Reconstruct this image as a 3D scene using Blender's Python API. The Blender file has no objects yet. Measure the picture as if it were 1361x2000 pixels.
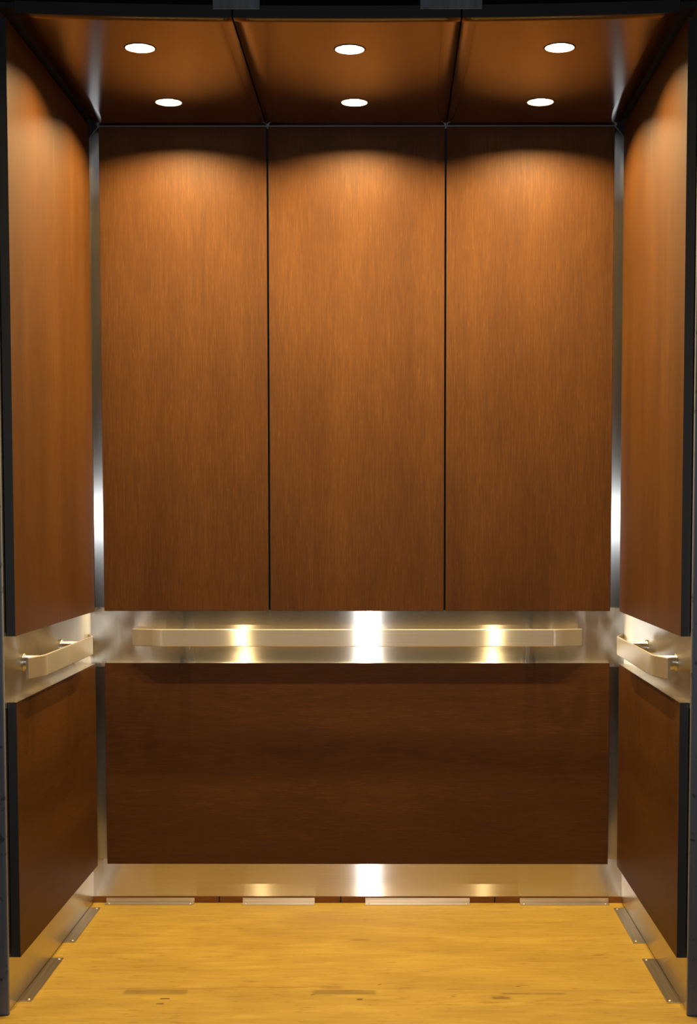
import bpy, bmesh, math, random
from mathutils import Vector, Matrix
random.seed(4)
S = bpy.context.scene
C = S.collection

# ------------------------------------------------------------------ camera
cam_d = bpy.data.cameras.new('camera')
cam = bpy.data.objects.new('camera', cam_d); C.objects.link(cam)
cam.location = (0.10913, -4.8, 1.25698)
cam.rotation_euler = (math.pi / 2 - 0.06288, 0, 0.003)
cam_d.sensor_fit = 'AUTO'
cam_d.sensor_width = 36
cam_d.lens = 2903.408 / 2000 * 36
cam_d.shift_x = (680.5 - 754.815) / 2000
cam_d.shift_y = (1194.424 - 1000) / 2000
cam_d.clip_start = 0.05
S.camera = cam

# ------------------------------------------------------------------ world (dim, unlit lobby)
w = bpy.data.worlds.new('world'); S.world = w
w.use_nodes = True
w.node_tree.nodes['Background'].inputs[0].default_value = (0.75, 0.88, 1.0, 1)
w.node_tree.nodes['Background'].inputs[1].default_value = 0.01

# ------------------------------------------------------------------ the photographer's flash, held beside the lens (camera turned upright)
fl_d = bpy.data.lights.new('camera_flash', 'AREA')
fl_d.shape = 'RECTANGLE'; fl_d.size = 0.05; fl_d.size_y = 0.08
fl_d.energy = 28; fl_d.color = (0.91, 0.955, 1.0)
fl = bpy.data.objects.new('camera_flash', fl_d); C.objects.link(fl)
fl.location = (-0.045, -4.78, 1.26)
fl.rotation_euler = (math.pi / 2, 0, 0)

LAMP_W = 28.0
LAMP_COL = (1.0, 0.725, 0.34)

# ------------------------------------------------------------------ exposure
S.view_settings.view_transform = 'Standard'
S.view_settings.look = 'None'
S.view_settings.gamma = 1
S.view_settings.use_curve_mapping = False
S.view_settings.exposure = 0.0
S.cycles.max_bounces = 16
S.cycles.diffuse_bounces = 8
S.cycles.glossy_bounces = 10
S.cycles.caustics_reflective = True
S.cycles.blur_glossy = 0.3
S.cycles.sample_clamp_indirect = 3.0

# ------------------------------------------------------------------ dimensions (metres; X right, Y away from the camera, floor z = 0)
HW = 0.865          # half width between the steel side walls
TP = 0.025          # wood panel thickness (proud of the steel)
H = 2.492           # ceiling height
YF = -1.056         # front end of the side panels
YC = -1.042         # front edge of the ceiling
ZU, ZL, ZB = 0.958, 0.790, 0.133   # upper panel bottom, lower panel top, lower panel bottom

# ------------------------------------------------------------------ material helpers
def mat(name):
    m = bpy.data.materials.new(name); m.use_nodes = True
    return m, m.node_tree.nodes, m.node_tree.links, m.node_tree.nodes['Principled BSDF']

def ramp(N, stops):
    r = N.new('ShaderNodeValToRGB')
    e = r.color_ramp.elements
    e[0].position, e[0].color = stops[0][0], (*stops[0][1], 1)
    e[1].position, e[1].color = stops[-1][0], (*stops[-1][1], 1)
    for p, c in stops[1:-1]:
        k = e.new(p); k.color = (*c, 1)
    return r

def plain(name, col, rough=0.5, metal=0.0, spec=0.5):
    m, N, L, B = mat(name)
    B.inputs['Base Color'].default_value = (*col, 1)
    B.inputs['Roughness'].default_value = rough
    B.inputs['Metallic'].default_value = metal
    B.inputs['Specular IOR Level'].default_value = spec
    return m

def mapping(N, L, scale, coord='Object', loc=(0, 0, 0)):
    tc = N.new('ShaderNodeTexCoord'); mp = N.new('ShaderNodeMapping')
    mp.inputs['Scale'].default_value = scale
    mp.inputs['Location'].default_value = loc
    L.new(tc.outputs[coord], mp.inputs['Vector'])
    return mp.outputs['Vector']

def noise(N, L, vec, scale, detail=3.0, rough=0.55):
    n = N.new('ShaderNodeTexNoise')
    n.inputs['Scale'].default_value = scale
    n.inputs['Detail'].default_value = detail
    n.inputs['Roughness'].default_value = rough
    L.new(vec, n.inputs['Vector'])
    return n.outputs['Fac']

def mix(N, L, fac, a, b, blend='MIX'):
    x = N.new('ShaderNodeMix'); x.data_type = 'RGBA'; x.blend_type = blend
    for sock, v in ((x.inputs['Factor'], fac), (x.inputs['A'], a), (x.inputs['B'], b)):
        if isinstance(v, (int, float)): sock.default_value = v
        elif isinstance(v, tuple): sock.default_value = (*v, 1)
        else: L.new(v, sock)
    return x.outputs['Result']

WOOD_D = (0.041, 0.0152, 0.0026)
WOOD_M = (0.051, 0.0182, 0.0028)
WOOD_L = (0.064, 0.0248, 0.0044)
def wood(name, axis, rough=0.55, spec=0.12, seed=0.0, tint=1.0):
    """reconstituted veneer: short fine flecks along one axis, broad soft bands across it"""
    m, N, L, B = mat(name)
    def sc(along, across):
        return tuple(along if k == axis else across for k in range(3))
    fine = noise(N, L, mapping(N, L, sc(15, 420), loc=(seed, seed * 1.7, seed)), 1.0, 3.0, 0.6)
    fleck = noise(N, L, mapping(N, L, sc(34, 700), loc=(seed + 3, seed, 5)), 1.0, 2.0, 0.6)
    band = noise(N, L, mapping(N, L, sc(0.7, 9), loc=(seed, 2, seed)), 1.0, 3.0, 0.5)
    cloud = noise(N, L, mapping(N, L, sc(2.2, 5), loc=(seed + 7, 1, seed)), 1.0, 3.0, 0.6)
    r1 = ramp(N, [(p, tuple(v * tint for v in q)) for p, q in ((0.30, WOOD_D), (0.5, WOOD_M), (0.72, WOOD_L))]); L.new(fine, r1.inputs[0])
    r2 = ramp(N, [(0.30, (0.84, 0.80, 0.76)), (0.70, (1.10, 1.12, 1.14))]); L.new(band, r2.inputs[0])
    r3 = ramp(N, [(0.56, (1, 1, 1)), (0.74, (1.45, 1.5, 1.55))]); L.new(fleck, r3.inputs[0])
    r4 = ramp(N, [(0.30, (0.88, 0.86, 0.84)), (0.70, (1.08, 1.08, 1.06))]); L.new(cloud, r4.inputs[0])
    c = mix(N, L, 1.0, r1.outputs[0], r2.outputs[0], 'MULTIPLY')
    c = mix(N, L, 1.0, c, r3.outputs[0], 'MULTIPLY')
    c = mix(N, L, 1.0, c, r4.outputs[0], 'MULTIPLY')
    L.new(c, B.inputs['Base Color'])
    B.inputs['Roughness'].default_value = rough
    B.inputs['Specular IOR Level'].default_value = spec
    bp = N.new('ShaderNodeBump'); bp.inputs['Strength'].default_value = 0.08; bp.inputs['Distance'].default_value = 0.0006
    L.new(fine, bp.inputs['Height']); L.new(bp.outputs[0], B.inputs['Normal'])
    return m

def steel(name, grain, col=(0.80, 0.76, 0.69), narrow=0.0045, wide=0.24, streak=0.10, haze=0.06):
    """brushed stainless steel; grain = brushing direction, highlights stretch across it"""
    m, N, L, B = mat(name)
    N.remove(B)
    B = N.new('ShaderNodeBsdfAnisotropic'); B.distribution = 'GGX'
    al = math.sqrt(narrow * wide)
    B.inputs['Roughness'].default_value = math.sqrt(al)
    B.inputs['Anisotropy'].default_value = 1 - narrow / al
    g = N.new('ShaderNodeNewGeometry')
    gv = Vector(grain) + Vector((0.003, 0.004, 0.005)); gv.normalize()
    cr = N.new('ShaderNodeVectorMath'); cr.operation = 'CROSS_PRODUCT'
    L.new(g.outputs['Normal'], cr.inputs[0]); cr.inputs[1].default_value = gv
    c2 = N.new('ShaderNodeVectorMath'); c2.operation = 'CROSS_PRODUCT'
    L.new(cr.outputs[0], c2.inputs[0]); L.new(g.outputs['Normal'], c2.inputs[1])
    nm = N.new('ShaderNodeVectorMath'); nm.operation = 'NORMALIZE'; L.new(c2.outputs[0], nm.inputs[0])
    L.new(nm.outputs[0], B.inputs['Tangent'])
    ax = max(range(3), key=lambda k: abs(grain[k]))
    f = noise(N, L, mapping(N, L, tuple(3 if k == ax else 900 for k in range(3))), 1.0, 2.0, 0.6)
    r = ramp(N, [(0.3, tuple(c * (1 - streak) for c in col)), (0.7, tuple(c * (1 + streak * 0.6) for c in col))])
    L.new(f, r.inputs[0]); L.new(r.outputs[0], B.inputs['Color'])
    out = next(n for n in N if n.type == 'OUTPUT_MATERIAL'); L.new(B.outputs[0], out.inputs['Surface'])
    if haze:      # soft lobe of the satin surface under the brush lines
        B2 = N.new('ShaderNodeBsdfAnisotropic'); B2.inputs['Roughness'].default_value = 0.62; L.new(r.outputs[0], B2.inputs['Color'])
        mx = N.new('ShaderNodeMixShader'); mx.inputs[0].default_value = haze
        L.new(B.outputs[0], mx.inputs[1]); L.new(B2.outputs[0], mx.inputs[2]); L.new(mx.outputs[0], out.inputs['Surface'])
    return m

def plywood(name, seed):
    m, N, L, B = mat(name)
    big = noise(N, L, mapping(N, L, (2.2, 6, 1), loc=(seed, seed, 0)), 1.0, 5.0, 0.6)
    grn = noise(N, L, mapping(N, L, (6, 40, 1), loc=(seed + 1, seed, 0)), 1.0, 5.0, 0.65)
    flk = noise(N, L, mapping(N, L, (16, 95, 1), loc=(seed, seed + 4, 0)), 1.0, 3.0, 0.55)
    spt = noise(N, L, mapping(N, L, (30, 60, 1), loc=(seed + 9, seed, 0)), 1.0, 1.0, 0.5)
    r = ramp(N, [(0.28, (0.236, 0.149, 0.0230)), (0.50, (0.265, 0.172, 0.0275)), (0.72, (0.310, 0.210, 0.0370))])
    L.new(grn, r.inputs[0])
    rb = ramp(N, [(0.3, (0.80, 0.76, 0.68)), (0.7, (1.12, 1.13, 1.12))]); L.new(big, rb.inputs[0])
    rf = ramp(N, [(0.29, (0.62, 0.54, 0.42)), (0.40, (1, 1, 1))]); L.new(flk, rf.inputs[0])
    rs = ramp(N, [(0.17, (0.35, 0.28, 0.22)), (0.20, (1, 1, 1))]); L.new(spt, rs.inputs[0])
    c = r.outputs[0]
    for k in (rb, rf, rs): c = mix(N, L, 1.0, c, k.outputs[0], 'MULTIPLY')
    # darker filler patches, knots and scuffs in the sheet: x0, x1, y0, y1, softness, colour
    tc = N.new('ShaderNodeTexCoord'); sx = N.new('ShaderNodeSeparateXYZ'); L.new(tc.outputs['Object'], sx.inputs[0])
    wob = noise(N, L, mapping(N, L, (14, 90, 1), loc=(seed, 0, 0)), 1.0, 3.0)
    def edge(sock, a, b, soft):
        lo = N.new('ShaderNodeMapRange'); lo.inputs['From Min'].default_value = a - soft; lo.inputs['From Max'].default_value = a + soft
        hi = N.new('ShaderNodeMapRange'); hi.inputs['From Min'].default_value = b + soft; hi.inputs['From Max'].default_value = b - soft
        L.new(sock, lo.inputs['Value']); L.new(sock, hi.inputs['Value'])
        mu = N.new('ShaderNodeMath'); mu.operation = 'MULTIPLY'
        L.new(lo.outputs[0], mu.inputs[0]); L.new(hi.outputs[0], mu.inputs[1])
        return mu.outputs[0]
    for x0, x1, y0, y1, soft, col, thr in MARKS:
        a = edge(sx.outputs['X'], x0, x1, soft); b = edge(sx.outputs['Y'], y0, y1, soft)
        mu = N.new('ShaderNodeMath'); mu.operation = 'MULTIPLY'; L.new(a, mu.inputs[0]); L.new(b, mu.inputs[1])
        if thr:
            th = N.new('ShaderNodeMapRange'); th.inputs['From Min'].default_value = thr; th.inputs['From Max'].default_value = thr + 0.12
            L.new(wob, th.inputs['Value'])
            m2 = N.new('ShaderNodeMath'); m2.operation = 'MULTIPLY'; L.new(mu.outputs[0], m2.inputs[0]); L.new(th.outputs[0], m2.inputs[1]); mu = m2
        c = mix(N, L, mu.outputs[0], c, mix(N, L, 1.0, c, col, 'MULTIPLY'))
    L.new(c, B.inputs['Base Color'])
    B.inputs['Roughness'].default_value = 0.55
    B.inputs['Specular IOR Level'].default_value = 0.3
    bp = N.new('ShaderNodeBump'); bp.inputs['Strength'].default_value = 0.15; bp.inputs['Distance'].default_value = 0.001
    L.new(grn, bp.inputs['Height']); L.new(bp.outputs[0], B.inputs['Normal'])
    return m

MARKS = [
    (-0.600, -0.432, -0.946, -0.906, 0.004, (0.66, 0.62, 0.66), 0),
    (-0.097, 0.068, -0.945, -0.906, 0.005, (0.66, 0.62, 0.66), 0),
    (0.400, 0.570, -0.943, -0.931, 0.006, (0.55, 0.48, 0.45), 0.34),
    (0.375, 0.425, -0.985, -0.955, 0.006, (0.45, 0.38, 0.32), 0.40),
    (-0.012, 0.045, -0.445, -0.425, 0.007, (0.68, 0.56, 0.42), 0.38),
    (-0.30, -0.02, -0.895, -0.868, 0.010, (0.72, 0.64, 0.56), 0.42),
    (-0.65, -0.30, -0.904, -0.880, 0.010, (0.80, 0.74, 0.66), 0.36),
    (-0.495, -0.470, -0.985, -0.975, 0.002, (0.30, 0.24, 0.20), 0.3),
    (-0.498, -0.480, -1.025, -1.016, 0.002, (0.30, 0.24, 0.20), 0.3),
    (0.02, 0.035, -0.99, -0.978, 0.002, (0.34, 0.26, 0.22), 0.3),
    (0.16, 0.75, -1.03, -0.985, 0.020, (0.76, 0.68, 0.58), 0.50),
    (0.30, 0.55, -0.73, -0.66, 0.020, (0.80, 0.72, 0.60), 0.52),
]

M = {}
M['wood_v'] = wood('wood_veneer_vertical', 2, seed=0.0)
M['wood_h'] = wood('wood_veneer_horizontal_x', 0, seed=4.0)
M['wood_hy'] = wood('wood_veneer_horizontal_y', 1, seed=8.0)
M['wood_c'] = wood('wood_veneer_ceiling', 1, rough=0.16, spec=1.0, seed=12.0)
_c = M['wood_c'].node_tree.nodes['Principled BSDF']
_c.inputs['Coat Weight'].default_value = 0.6; _c.inputs['Coat Roughness'].default_value = 0.18
M['edge'] = plain('dark_panel_edge', (0.012, 0.011, 0.010), 0.45)
M['black'] = plain('matte_black', (0.008, 0.008, 0.008), 0.7, spec=0.3)
M['steel_x'] = steel('brushed_steel_x', (1, 0, 0))
M['steel_y'] = steel('brushed_steel_y', (0, 1, 0))
M['steel_z'] = steel('brushed_steel_z', (0, 0, 1), col=(0.74, 0.73, 0.71), narrow=0.018, wide=0.34, haze=0.0)
M['bar_x'] = steel('bright_brushed_steel_x', (1, 0, 0), col=(0.95, 0.90, 0.82), wide=0.27, haze=0.30)
M['bar_y'] = steel('bright_brushed_steel_y', (0, 1, 0), col=(0.95, 0.90, 0.82), wide=0.27, haze=0.30)
M['shell'] = plain('steel_shell', (0.45, 0.43, 0.41), 0.35, 1.0)
M['plate_x'] = steel('mill_steel_x', (1, 0, 0), col=(0.66, 0.59, 0.50), narrow=0.06, wide=0.16, streak=0.30, haze=0.10)
M['plate_y'] = steel('mill_steel_y', (0, 1, 0), col=(0.66, 0.59, 0.50), narrow=0.06, wide=0.16, streak=0.30, haze=0.10)
M['screw'] = plain('screw_steel', (0.50, 0.42, 0.32), 0.5, 1.0)
M['base'] = wood('base_strip_wood', 0, rough=0.6, spec=0.2, seed=21.0, tint=3.2)
M['ply_a'] = plywood('plywood_a', 0.0)
M['ply_b'] = plywood('plywood_b', 5.3)
M['ring'] = plain('lamp_ring', (0.05, 0.045, 0.04), 0.6)
M['sub'] = plain('subfloor', (0.03, 0.025, 0.02), 0.8)

def jamb_mat():
    m, N, L, B = mat('dark_jamb_steel')
    n1 = noise(N, L, mapping(N, L, (40, 40, 2.0)), 1.0, 4.0, 0.6)
    n2 = noise(N, L, mapping(N, L, (26, 26, 26), loc=(3, 1, 2)), 1.0, 4.0, 0.7)
    r = ramp(N, [(0.3, (0.10, 0.10, 0.11)), (0.7, (0.17, 0.17, 0.185))]); L.new(n1, r.inputs[0])
    r2 = ramp(N, [(0.33, (0.35, 0.33, 0.33)), (0.40, (1, 1, 1))]); L.new(n2, r2.inputs[0])
    L.new(mix(N, L, 1.0, r.outputs[0], r2.outputs[0], 'MULTIPLY'), B.inputs['Base Color'])
    B.inputs['Roughness'].default_value = 0.5; B.inputs['Metallic'].default_value = 0.3
    return m
M['jamb'] = jamb_mat()

def lens_mat():
    m, N, L, B = mat('lamp_lens')
    B.inputs['Base Color'].default_value = (0.9, 0.9, 0.9, 1)
    B.inputs['Emission Color'].default_value = (1.0, 0.92, 0.80, 1)
    B.inputs['Emission Strength'].default_value = 14.0
    return m
M['lens'] = lens_mat()

# ------------------------------------------------------------------ mesh helpers
def link(name, bm, mats, parent=None, smooth=False):
    me = bpy.data.meshes.new(name); bmesh.ops.recalc_face_normals(bm, faces=bm.faces)
    bm.to_mesh(me); bm.free()
    for m in (mats if isinstance(mats, (list, tuple)) else [mats]): me.materials.append(M[m])
    if smooth:
        for p in me.polygons: p.use_smooth = True
    o = bpy.data.objects.new(name, me); C.objects.link(o)
    if parent: o.parent = parent
    return o

def add_box(bm, x0, x1, y0, y1, z0, z1, bev=0.0, seg=2):
    r = bmesh.ops.create_cube(bm, size=1)
    for v in r['verts']:
        v.co = Vector(((x0 + x1) / 2 + v.co.x * (x1 - x0), (y0 + y1) / 2 + v.co.y * (y1 - y0), (z0 + z1) / 2 + v.co.z * (z1 - z0)))
    if bev:
        ed = list({e for v in r['verts'] for e in v.link_edges})
        bmesh.ops.bevel(bm, geom=ed, offset=bev, segments=seg, affect='EDGES', profile=0.5)

def box(name, lims, m, parent=None, bev=0.0, face_axis=None):
    """face_axis: faces along this axis get material 0, all other faces material 1"""
    bm = bmesh.new(); add_box(bm, *lims, bev=bev)
    if face_axis is not None:
        for f in bm.faces:
            f.normal_update()
            f.material_index = 0 if abs(f.normal[face_axis]) > 0.75 else 1
    return link(name, bm, m, parent)

def prism(name, pts, axis, a0, a1, m, parent=None):
    """polygon in the two other axes extruded along axis"""
    bm = bmesh.new(); oth = [k for k in range(3) if k != axis]; rings = []
    for a in (a0, a1):
        ring = []
        for p in pts:
            c = [0, 0, 0]; c[axis] = a; c[oth[0]] = p[0]; c[oth[1]] = p[1]
            ring.append(bm.verts.new(c))
        rings.append(ring)
    n = len(pts)
    bm.faces.new(rings[0]); bm.faces.new(rings[1][::-1])
    for i in range(n): bm.faces.new((rings[0][i], rings[0][(i + 1) % n], rings[1][(i + 1) % n], rings[1][i]))
    return link(name, bm, m, parent)

def tag(o, label, cat, group=None, kind=None):
    o['label'] = label; o['category'] = cat
    if group: o['group'] = group
    if kind: o['kind'] = kind
    return o

def empty(name, loc, label, cat, group=None, kind=None):
    o = bpy.data.objects.new(name, None); C.objects.link(o); o.location = loc
    o.empty_display_size = 0.05
    return tag(o, label, cat, group, kind)

# ------------------------------------------------------------------ structure: floor
floor = tag(box('floor', (-0.95, 0.95, -1.26, 0.03, -0.05, -0.018), 'sub'), 'yellow plywood floor of the elevator cab', 'floor', kind='structure')
SEAM = -0.902
for (y0, y1, m) in ((SEAM + 0.001, -0.0005, 'ply_a'), (-1.255, SEAM - 0.001, 'ply_b')):
    box('plywood_sheet', (-HW + 0.001, HW - 0.001, y0, y1, -0.018, 0.0) if y1 > -0.5 else (-0.95, 0.95, y0, y1, -0.018, 0.0005), m, floor, bev=0.0008)

lobby = tag(box('lobby_floor', (-4, 4, -8.0, -1.262, -0.06, -0.002), 'sub'), 'dark lobby floor in front of the elevator', 'floor', kind='structure')

# ------------------------------------------------------------------ structure: steel shell with wood panels
ZT = 2.62

wb = tag(box('wall_back', (-HW - 0.02, HW + 0.02, 0.0, 0.02, 0.0, ZT), 'shell'), 'back wall of brushed steel with three tall wood panels', 'wall', kind='structure')
box('rail_band', (-HW, HW, -0.0015, -0.0001, 0.776, 0.968), 'steel_x', wb)
box('kick_plate', (-HW, HW, -0.0015, -0.0001, 0.0205, 0.145), 'steel_x', wb)
for s in (-1, 1):
    # tall strip with its top cut at a slant, short strip below the rail band
    pts = [(s * HW, 0.9685), (s * 0.80, 0.9685), (s * 0.80, 2.4905), (s * 0.8215, 2.4905), (s * HW, 2.440)]
    prism('corner_strip', pts, 1, -0.0015, -0.0001, 'steel_z', wb)
    box('corner_strip', tuple(sorted((s * HW, s * 0.80))) + (-0.0015, -0.0001, 0.1455, 0.7755), 'steel_z', wb)
    prism('black_corner_block', [(s * 0.8225, 2.493), (s * HW, 2.4425), (s * HW, 2.52), (s * 0.8225, 2.52)], 1, -0.006, -0.0001, 'black', wb)  # black block put in for the dark wedge above the slanted strip top
XE, XJ, G = 0.814, 0.2815, 0.003
for (x0, x1) in ((-XE, -XJ - G), (-XJ + G, XJ - G), (XJ + G, XE)):
    box('wood_panel', (x0, x1, -TP, -0.0016, ZU, 2.489), ('wood_v', 'edge'), wb, bev=0.0012, face_axis=1)
for s in (-1, 1):
    box('reveal_strip', (s * XJ - 0.012, s * XJ + 0.012, -0.0030, -0.0016, ZU + 0.002, 2.488), 'black', wb)
lp = box('wood_panel', (-XE, XE, -TP, -0.0016, ZB, ZL - 0.0015), ('wood_h', 'edge'), wb, bev=0.0012, face_axis=1)
box('edge_cap', (-XE, XE, -TP, -0.0016, ZL - 0.0015, ZL), ('steel_x', 'edge'), lp, face_axis=2)
# wooden base strip under the kick plate, in four lengths
bx = [-HW, -0.4530, -0.0552, 0.4487, HW]
box('strip_backing', (-HW, HW, -0.0014, -0.0001, 0.0002, 0.0203), 'black', wb)
for i in range(4):
    box('base_strip', (bx[i] + (0.0 if i == 0 else 0.002), bx[i + 1] - (0.0 if i == 3 else 0.002), -0.004, -0.0015, 0.0, 0.0203), 'base', wb, bev=0.0006)

JY = -0.5450
for s, side in ((-1, 'left'), (1, 'right')):
    xs = lambda a, b: tuple(sorted((s * a, s * b)))
    ws = tag(box('wall_' + side, xs(HW, HW + 0.02) + (-1.10, 0.0, 0.0, ZT), 'shell'),
             'steel side wall with wood panels at the %s of the cab' % side, 'wall', kind='structure')
    box('rail_band', xs(HW - 0.0015, HW - 0.0001) + (-1.098, -0.0016, 0.776, 0.968), 'steel_y', ws)
    box('kick_plate', xs(HW - 0.0015, HW - 0.0001) + (-1.098, -0.0016, 0.002, 0.145), 'steel_y', ws)
    for (y0, y1) in ((YF, JY - 0.0007), (JY + 0.0007, -0.048)):
        box('wood_panel', xs(HW - TP, HW - 0.0016) + (y0, y1, ZU, 2.489), ('wood_v', 'edge'), ws, bev=0.0010, face_axis=0)
    lp = box('wood_panel', xs(HW - TP, HW - 0.0016) + (YF, -0.048, ZB, ZL - 0.0015), ('wood_hy', 'edge'), ws, bev=0.0010, face_axis=0)
    box('edge_cap', xs(HW - TP, HW - 0.0016) + (YF, -0.048, ZL - 0.0015, ZL), ('steel_y', 'edge'), lp, face_axis=2)

# ------------------------------------------------------------------ structure: ceiling
def ceil_z(x, y):
    e = 0.013 * (min(1.1, abs(y) / 1.04)) ** 1.5
    return H - 0.002 * abs(y) + e * (x / 0.82) ** 2
ceiling = tag(box('ceiling', (-HW - 0.02, HW + 0.02, -1.02, 0.02, ZT - 0.03, ZT), 'black'), 'ceiling of three glossy wood panels', 'ceiling', kind='structure')
CW = 0.822
LX, LY, LR = 0.553, (-0.795, -0.290), 0.0385
for (x0, x1) in ((-CW, -0.2855), (-0.2815, 0.2815), (0.2855, CW)):
    bm = bmesh.new(); T = 0.030
    i_lamp = -1 if x1 < -0.2 else (1 if x0 > 0.2 else 0)
    lx = i_lamp * LX; q = 0.06
    def lines(lo, hi, cuts, n):
        out = []
        st = [lo] + cuts + [hi]
        for a, b in zip(st[::2], st[1::2]):
            out += [a + (b - a) * k / n for k in range(n + 1)]
        return out
    gx = lines(x0, x1, [lx - q, lx + q], 5)
    gy = lines(YC, -0.028, [LY[0] - q, LY[0] + q, LY[1] - q, LY[1] + q], 5)
    nx, ny = len(gx) - 1, len(gy) - 1
    grid = {(k, i, j): bm.verts.new((x, y, ceil_z(x, y) + k * T)) for k in (0, 1) for i, x in enumerate(gx) for j, y in enumerate(gy)}
    for i in range(nx):
        for j in range(ny):
            cx, cy = (gx[i] + gx[i + 1]) / 2, (gy[j] + gy[j + 1]) / 2
            f = bm.faces.new((grid[1, i, j], grid[1, i, j + 1], grid[1, i + 1, j + 1], grid[1, i + 1, j])); f.material_index = 1
            if abs(cx - lx) < 1e-4 and min(abs(cy - LY[0]), abs(cy - LY[1])) < 1e-4:
                n = 40
                ring = [bm.verts.new((cx + LR * math.cos(2 * math.pi * (k + 5) / n), cy + LR * math.sin(2 * math.pi * (k + 5) / n), ceil_z(cx, cy))) for k in range(n)]
                cor = [grid[0, i + 1, j + 1], grid[0, i, j + 1], grid[0, i, j], grid[0, i + 1, j]]
                for k in range(4):
                    for t in range(n // 4):
                        u = k * n // 4 + t
                        c = cor[k] if t < n // 8 else cor[(k + 1) % 4]
                        bm.faces.new((c, ring[u], ring[(u + 1) % n]))
                    # close towards the next corner
                    bm.faces.new((cor[k], ring[k * n // 4 + n // 8], cor[(k + 1) % 4]))
                continue
            f = bm.faces.new((grid[0, i, j], grid[0, i + 1, j], grid[0, i + 1, j + 1], grid[0, i, j + 1])); f.smooth = True
    for i in range(nx):
        for j in (0, ny):
            f = bm.faces.new((grid[0, i, j], grid[1, i, j], grid[1, i + 1, j], grid[0, i + 1, j])); f.material_index = 1
    for j in range(ny):
        for i in (0, nx):
            f = bm.faces.new((grid[0, i, j], grid[0, i, j + 1], grid[1, i, j + 1], grid[1, i, j])); f.material_index = 1
    link('ceiling_panel', bm, ('wood_c', 'edge'), ceiling)
# black filler closing the gap between the ceiling panels and the walls, and the back of the panel joints
for s in (-1, 1):
    box('gap_filler', tuple(sorted((s * (CW + 0.001), s * HW))) + (-1.04, -0.001, 2.516, 2.530), 'black', ceiling)
    box('joint_backing', tuple(sorted((s * 0.27, s * 0.297))) + (YC + 0.01, -0.03, 2.537, 2.545), 'black', ceiling)

# ------------------------------------------------------------------ structure: entrance jambs and header
for n, s, side in ((1, -1, 'left'), (2, 1, 'right')):
    bm = bmesh.new(); x = sorted((s * 0.857, s * 1.15))
    add_box(bm, x[0], x[1], -1.114, -1.101, 0.0006, 2.75, bev=0.0025, seg=3)
    tag(link('trim_%d' % n, bm, 'jamb', smooth=False), 'dark scuffed steel entrance jamb at the %s edge' % side, 'door jamb', kind='structure')
hd = tag(box('trim_3', (-1.15, 1.15, -1.06, -1.03, 2.545, 2.75), 'black'), 'black header above the cab ceiling', 'header', kind='structure')

# ------------------------------------------------------------------ ceiling downlights
def lathe(bm, prof, seg=40):
    rings = []
    for r, z in prof:
        if r < 1e-6: rings.append([bm.verts.new((0, 0, z))])
        else: rings.append([bm.verts.new((r * math.cos(2 * math.pi * k / seg), r * math.sin(2 * math.pi * k / seg), z)) for k in range(seg)])
    for a, b in zip(rings, rings[1:]):
        for k in range(seg):
            q = [a[k % len(a)], a[(k + 1) % len(a)], b[(k + 1) % len(b)], b[k % len(b)]]
            u = []
            for v in q:
                if v not in u: u.append(v)
            if len(u) > 2: bm.faces.new(u)
    return bm

lamp_label = {
    (0, -1): 'round recessed downlight, front row, left panel of the ceiling',
    (0, 0): 'round recessed downlight, front row, middle panel of the ceiling',
    (0, 1): 'round recessed downlight, front row, right panel of the ceiling',
    (1, -1): 'round recessed downlight nearest the back wall, left ceiling panel',
    (1, 0): 'round recessed downlight nearest the back wall, middle ceiling panel',
    (1, 1): 'round recessed downlight nearest the back wall, right ceiling panel'}
ring_me = lens_me = None
for r, y in ((0, -0.795), (1, -0.290)):
    for i in (-1, 0, 1):
        x = i * 0.553; z = ceil_z(x, y)
        e = empty('downlight', (x, y, z), lamp_label[r, i], 'ceiling light', 'downlights in the ceiling')
        if ring_me is None:
            o = link('trim_ring', lathe(bmesh.new(), [(0.0375, 0.0180), (0.0375, -0.0012), (0.0405, -0.0016), (0.0425, -0.0004), (0.0425, 0.0006)]), 'ring', e, True); ring_me = o.data
            o = link('lens', lathe(bmesh.new(), [(0.0375, 0.0175), (0.030, 0.0170), (0.016, 0.0167), (0.0, 0.0166)]), 'lens', e, True); lens_me = o.data
        else:
            for nm, me in (('trim_ring', ring_me), ('lens', lens_me)):
                o = bpy.data.objects.new(nm, me); C.objects.link(o); o.parent = e
        ld = bpy.data.lights.new('lamp_beam', 'AREA'); ld.shape = 'DISK'; ld.size = 0.036
        ld.energy = LAMP_W; ld.color = LAMP_COL; ld.spread = math.pi
        lo = bpy.data.objects.new('lamp_beam', ld); C.objects.link(lo); lo.parent = e; lo.location = (0, 0, 0.0156)

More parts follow.
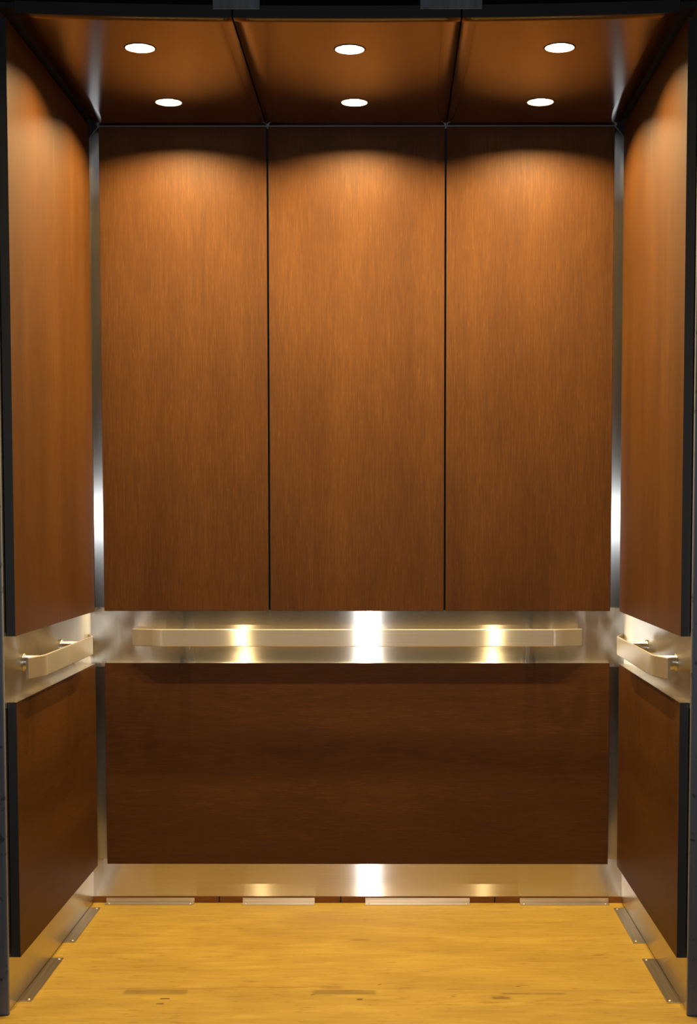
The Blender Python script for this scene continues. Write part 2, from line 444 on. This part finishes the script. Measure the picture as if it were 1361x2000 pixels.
# ------------------------------------------------------------------ handrails
def handrail(label, length, loc, rotz, grain, posts):
    """flat bar along local X facing local -Y; local Y = 0 is the wall"""
    e = empty('handrail', loc, label, 'handrail', 'flat bar handrails'); e.rotation_euler = (0, 0, rotz)
    hl = length / 2; z0, z1 = -0.0278, 0.0278; T = 0.007; BY = -0.080; endx = 0.080; back = 0.026
    path = []
    for s in (-1, 1):
        seq = [(s * hl, BY + back)]
        # rounded bend between the angled end piece and the straight run
        a = Vector((s * (hl), BY + back)); b = Vector((s * (hl - endx), BY)); c = Vector((s * (hl - endx - 0.05), BY))
        for k in range(7):
            t = k / 6
            p0 = b.lerp(a, 0.22); p2 = b.lerp(c, 0.40)
            p = p0.lerp(b, t).lerp(b.lerp(p2, t), t); seq.append((p.x, p.y))
        path += seq if s == -1 else seq[::-1]
    nrm = []
    for i in range(len(path)):
        p, q = Vector(path[max(i - 1, 0)]), Vector(path[min(i + 1, len(path) - 1)])
        d = (q - p).normalized(); nrm.append(Vector((-d.y, d.x)))
    rd = 0.0022
    sect = [(0, z0 + rd), (0.0007, z0 + 0.0007), (rd, z0), (T - rd, z0), (T, z0 + rd), (T, z1 - rd), (T - rd, z1), (rd, z1), (0.0007, z1 - 0.0007), (0, z1 - rd)]
    bm = bmesh.new(); rows = []
    for pt, n in zip(path, nrm):
        rows.append([bm.verts.new((pt[0] + n.x * d, pt[1] + n.y * d, z)) for d, z in sect])
    k = len(sect)
    for a, b in zip(rows, rows[1:]):
        for i in range(k): bm.faces.new((a[i], a[(i + 1) % k], b[(i + 1) % k], b[i]))
    bm.faces.new(rows[0]); bm.faces.new(rows[-1][::-1])
    link('bar', bm, grain, e)
    for px in posts:
        bm = bmesh.new()
        lathe(bm, [(0.0, 0.0015), (0.0235, 0.0015), (0.0235, 0.004), (0.022, 0.0055), (0.0185, 0.0055), (0.0185, -BY - T), (0.0, -BY - T)], 32)
        bmesh.ops.rotate(bm, verts=bm.verts, cent=(0, 0, 0), matrix=Matrix.Rotation(math.pi / 2, 3, 'X'))
        bmesh.ops.translate(bm, verts=bm.verts, vec=(px, 0, 0))
        o = link('post', bm, 'steel_z', e)
        for p in o.data.polygons: p.use_smooth = len(p.vertices) == 4
    return e

ZR = 0.8754
handrail('long flat steel handrail on the back wall', 1.440, (0.0005, 0, ZR), 0, 'bar_x', (-0.557, 0.557))
SY0, SY1 = -1.045, -0.270
handrail('short flat steel handrail on the left side wall', SY1 - SY0, (-HW, (SY0 + SY1) / 2, ZR), math.pi / 2, 'bar_y', (-0.225, 0.225))
handrail('short flat steel handrail on the right side wall', SY1 - SY0, (HW, (SY0 + SY1) / 2, ZR), -math.pi / 2, 'bar_y', (-0.225, 0.225))

# ------------------------------------------------------------------ flat steel plates screwed to the floor along the walls
def screw_mesh():
    bm = lathe(bmesh.new(), [(0.0, 0.0022), (0.0025, 0.0019), (0.0042, 0.0008), (0.0045, 0.0)], 14)
    me = bpy.data.meshes.new('screw'); bm.to_mesh(me); bm.free(); me.materials.append(M['screw'])
    return me
SCREW = screw_mesh()
def floor_plate(label, x0, x1, y0, y1, along_x, lip=None):
    e = empty('floor_plate', ((x0 + x1) / 2, (y0 + y1) / 2, 0.0006), label, 'metal plate', 'steel plates screwed down along the walls')
    cx, cy = (x0 + x1) / 2, (y0 + y1) / 2
    box('plate', (x0 - cx, x1 - cx, y0 - cy, y1 - cy, 0, 0.0020), 'plate_x' if along_x else 'plate_y', e, bev=0.0006)
    if lip: box('upstand', (x0 - cx, x1 - cx, y1 - cy - 0.002, y1 - cy, 0.0020, lip), 'plate_x', e, bev=0.0005)
    # one screw near each end, on the room side of the plate
    if along_x: spots = [(x0 + 0.012, y0 + 0.010), (x1 - 0.012, y0 + 0.010)]
    else:
        sx = x1 - 0.010 if x0 < 0 else x0 + 0.010
        spots = [(sx, y0 + 0.014), (sx, y1 - 0.014)]
    for ax, ay in spots:
        o = bpy.data.objects.new('screw', SCREW); C.objects.link(o); o.parent = e; o.location = (ax - cx, ay - cy, 0.0020)
    return e
floor_plate('steel plate on the plywood at the back wall, leftmost of four', -0.822, -0.533, -0.036, -0.005, True, 0.016)
floor_plate('shortest steel plate on the plywood at the back wall', -0.376, -0.140, -0.036, -0.005, True, 0.016)
floor_plate('longest steel plate on the plywood at the back wall, right of centre', 0.025, 0.367, -0.036, -0.005, True, 0.016)
floor_plate('steel plate on the plywood at the back wall, rightmost of four', 0.530, 0.820, -0.036, -0.005, True, 0.016)
floor_plate('steel plate along the left wall, farther one near the back corner', -0.8625, -0.828, -0.465, -0.073, False)
floor_plate('steel plate along the left wall, nearer one by the entrance jamb', -0.8625, -0.826, -1.007, -0.624, False)
floor_plate('steel plate along the right wall, farther one near the back corner', 0.8265, 0.8625, -0.469, -0.076, False)
floor_plate('steel plate along the right wall, nearer one by the entrance jamb', 0.8255, 0.8625, -1.013, -0.628, False)

# ------------------------------------------------------------------ brackets and rods above the ceiling edge
for x0, x1, label in ((-0.331, -0.215, 'grey metal hanger bracket above the ceiling edge, left of centre'),
                      (0.181, 0.334, 'wider grey metal hanger bracket above the ceiling edge, right of centre')):
    cx = (x0 + x1) / 2
    e = empty('hanger_bracket', (cx, YC - 0.001, 2.5), label, 'bracket', 'hanger brackets on the ceiling edge')
    box('plate', (x0 - cx, x1 - cx, -0.004, 0.0, 0.010, 0.075), 'jamb', e, bev=0.0008)
    for s in (-1, 1):
        bm = lathe(bmesh.new(), [(0.0, 0.004), (0.0045, 0.004), (0.006, 0.002), (0.006, 0.0)], 12)
        bmesh.ops.rotate(bm, verts=bm.verts, cent=(0, 0, 0), matrix=Matrix.Rotation(math.pi / 2, 3, 'X'))
        bmesh.ops.translate(bm, verts=bm.verts, vec=(s * (x1 - x0) * 0.32, -0.004, 0.052))
        link('bolt', bm, 'screw', e)
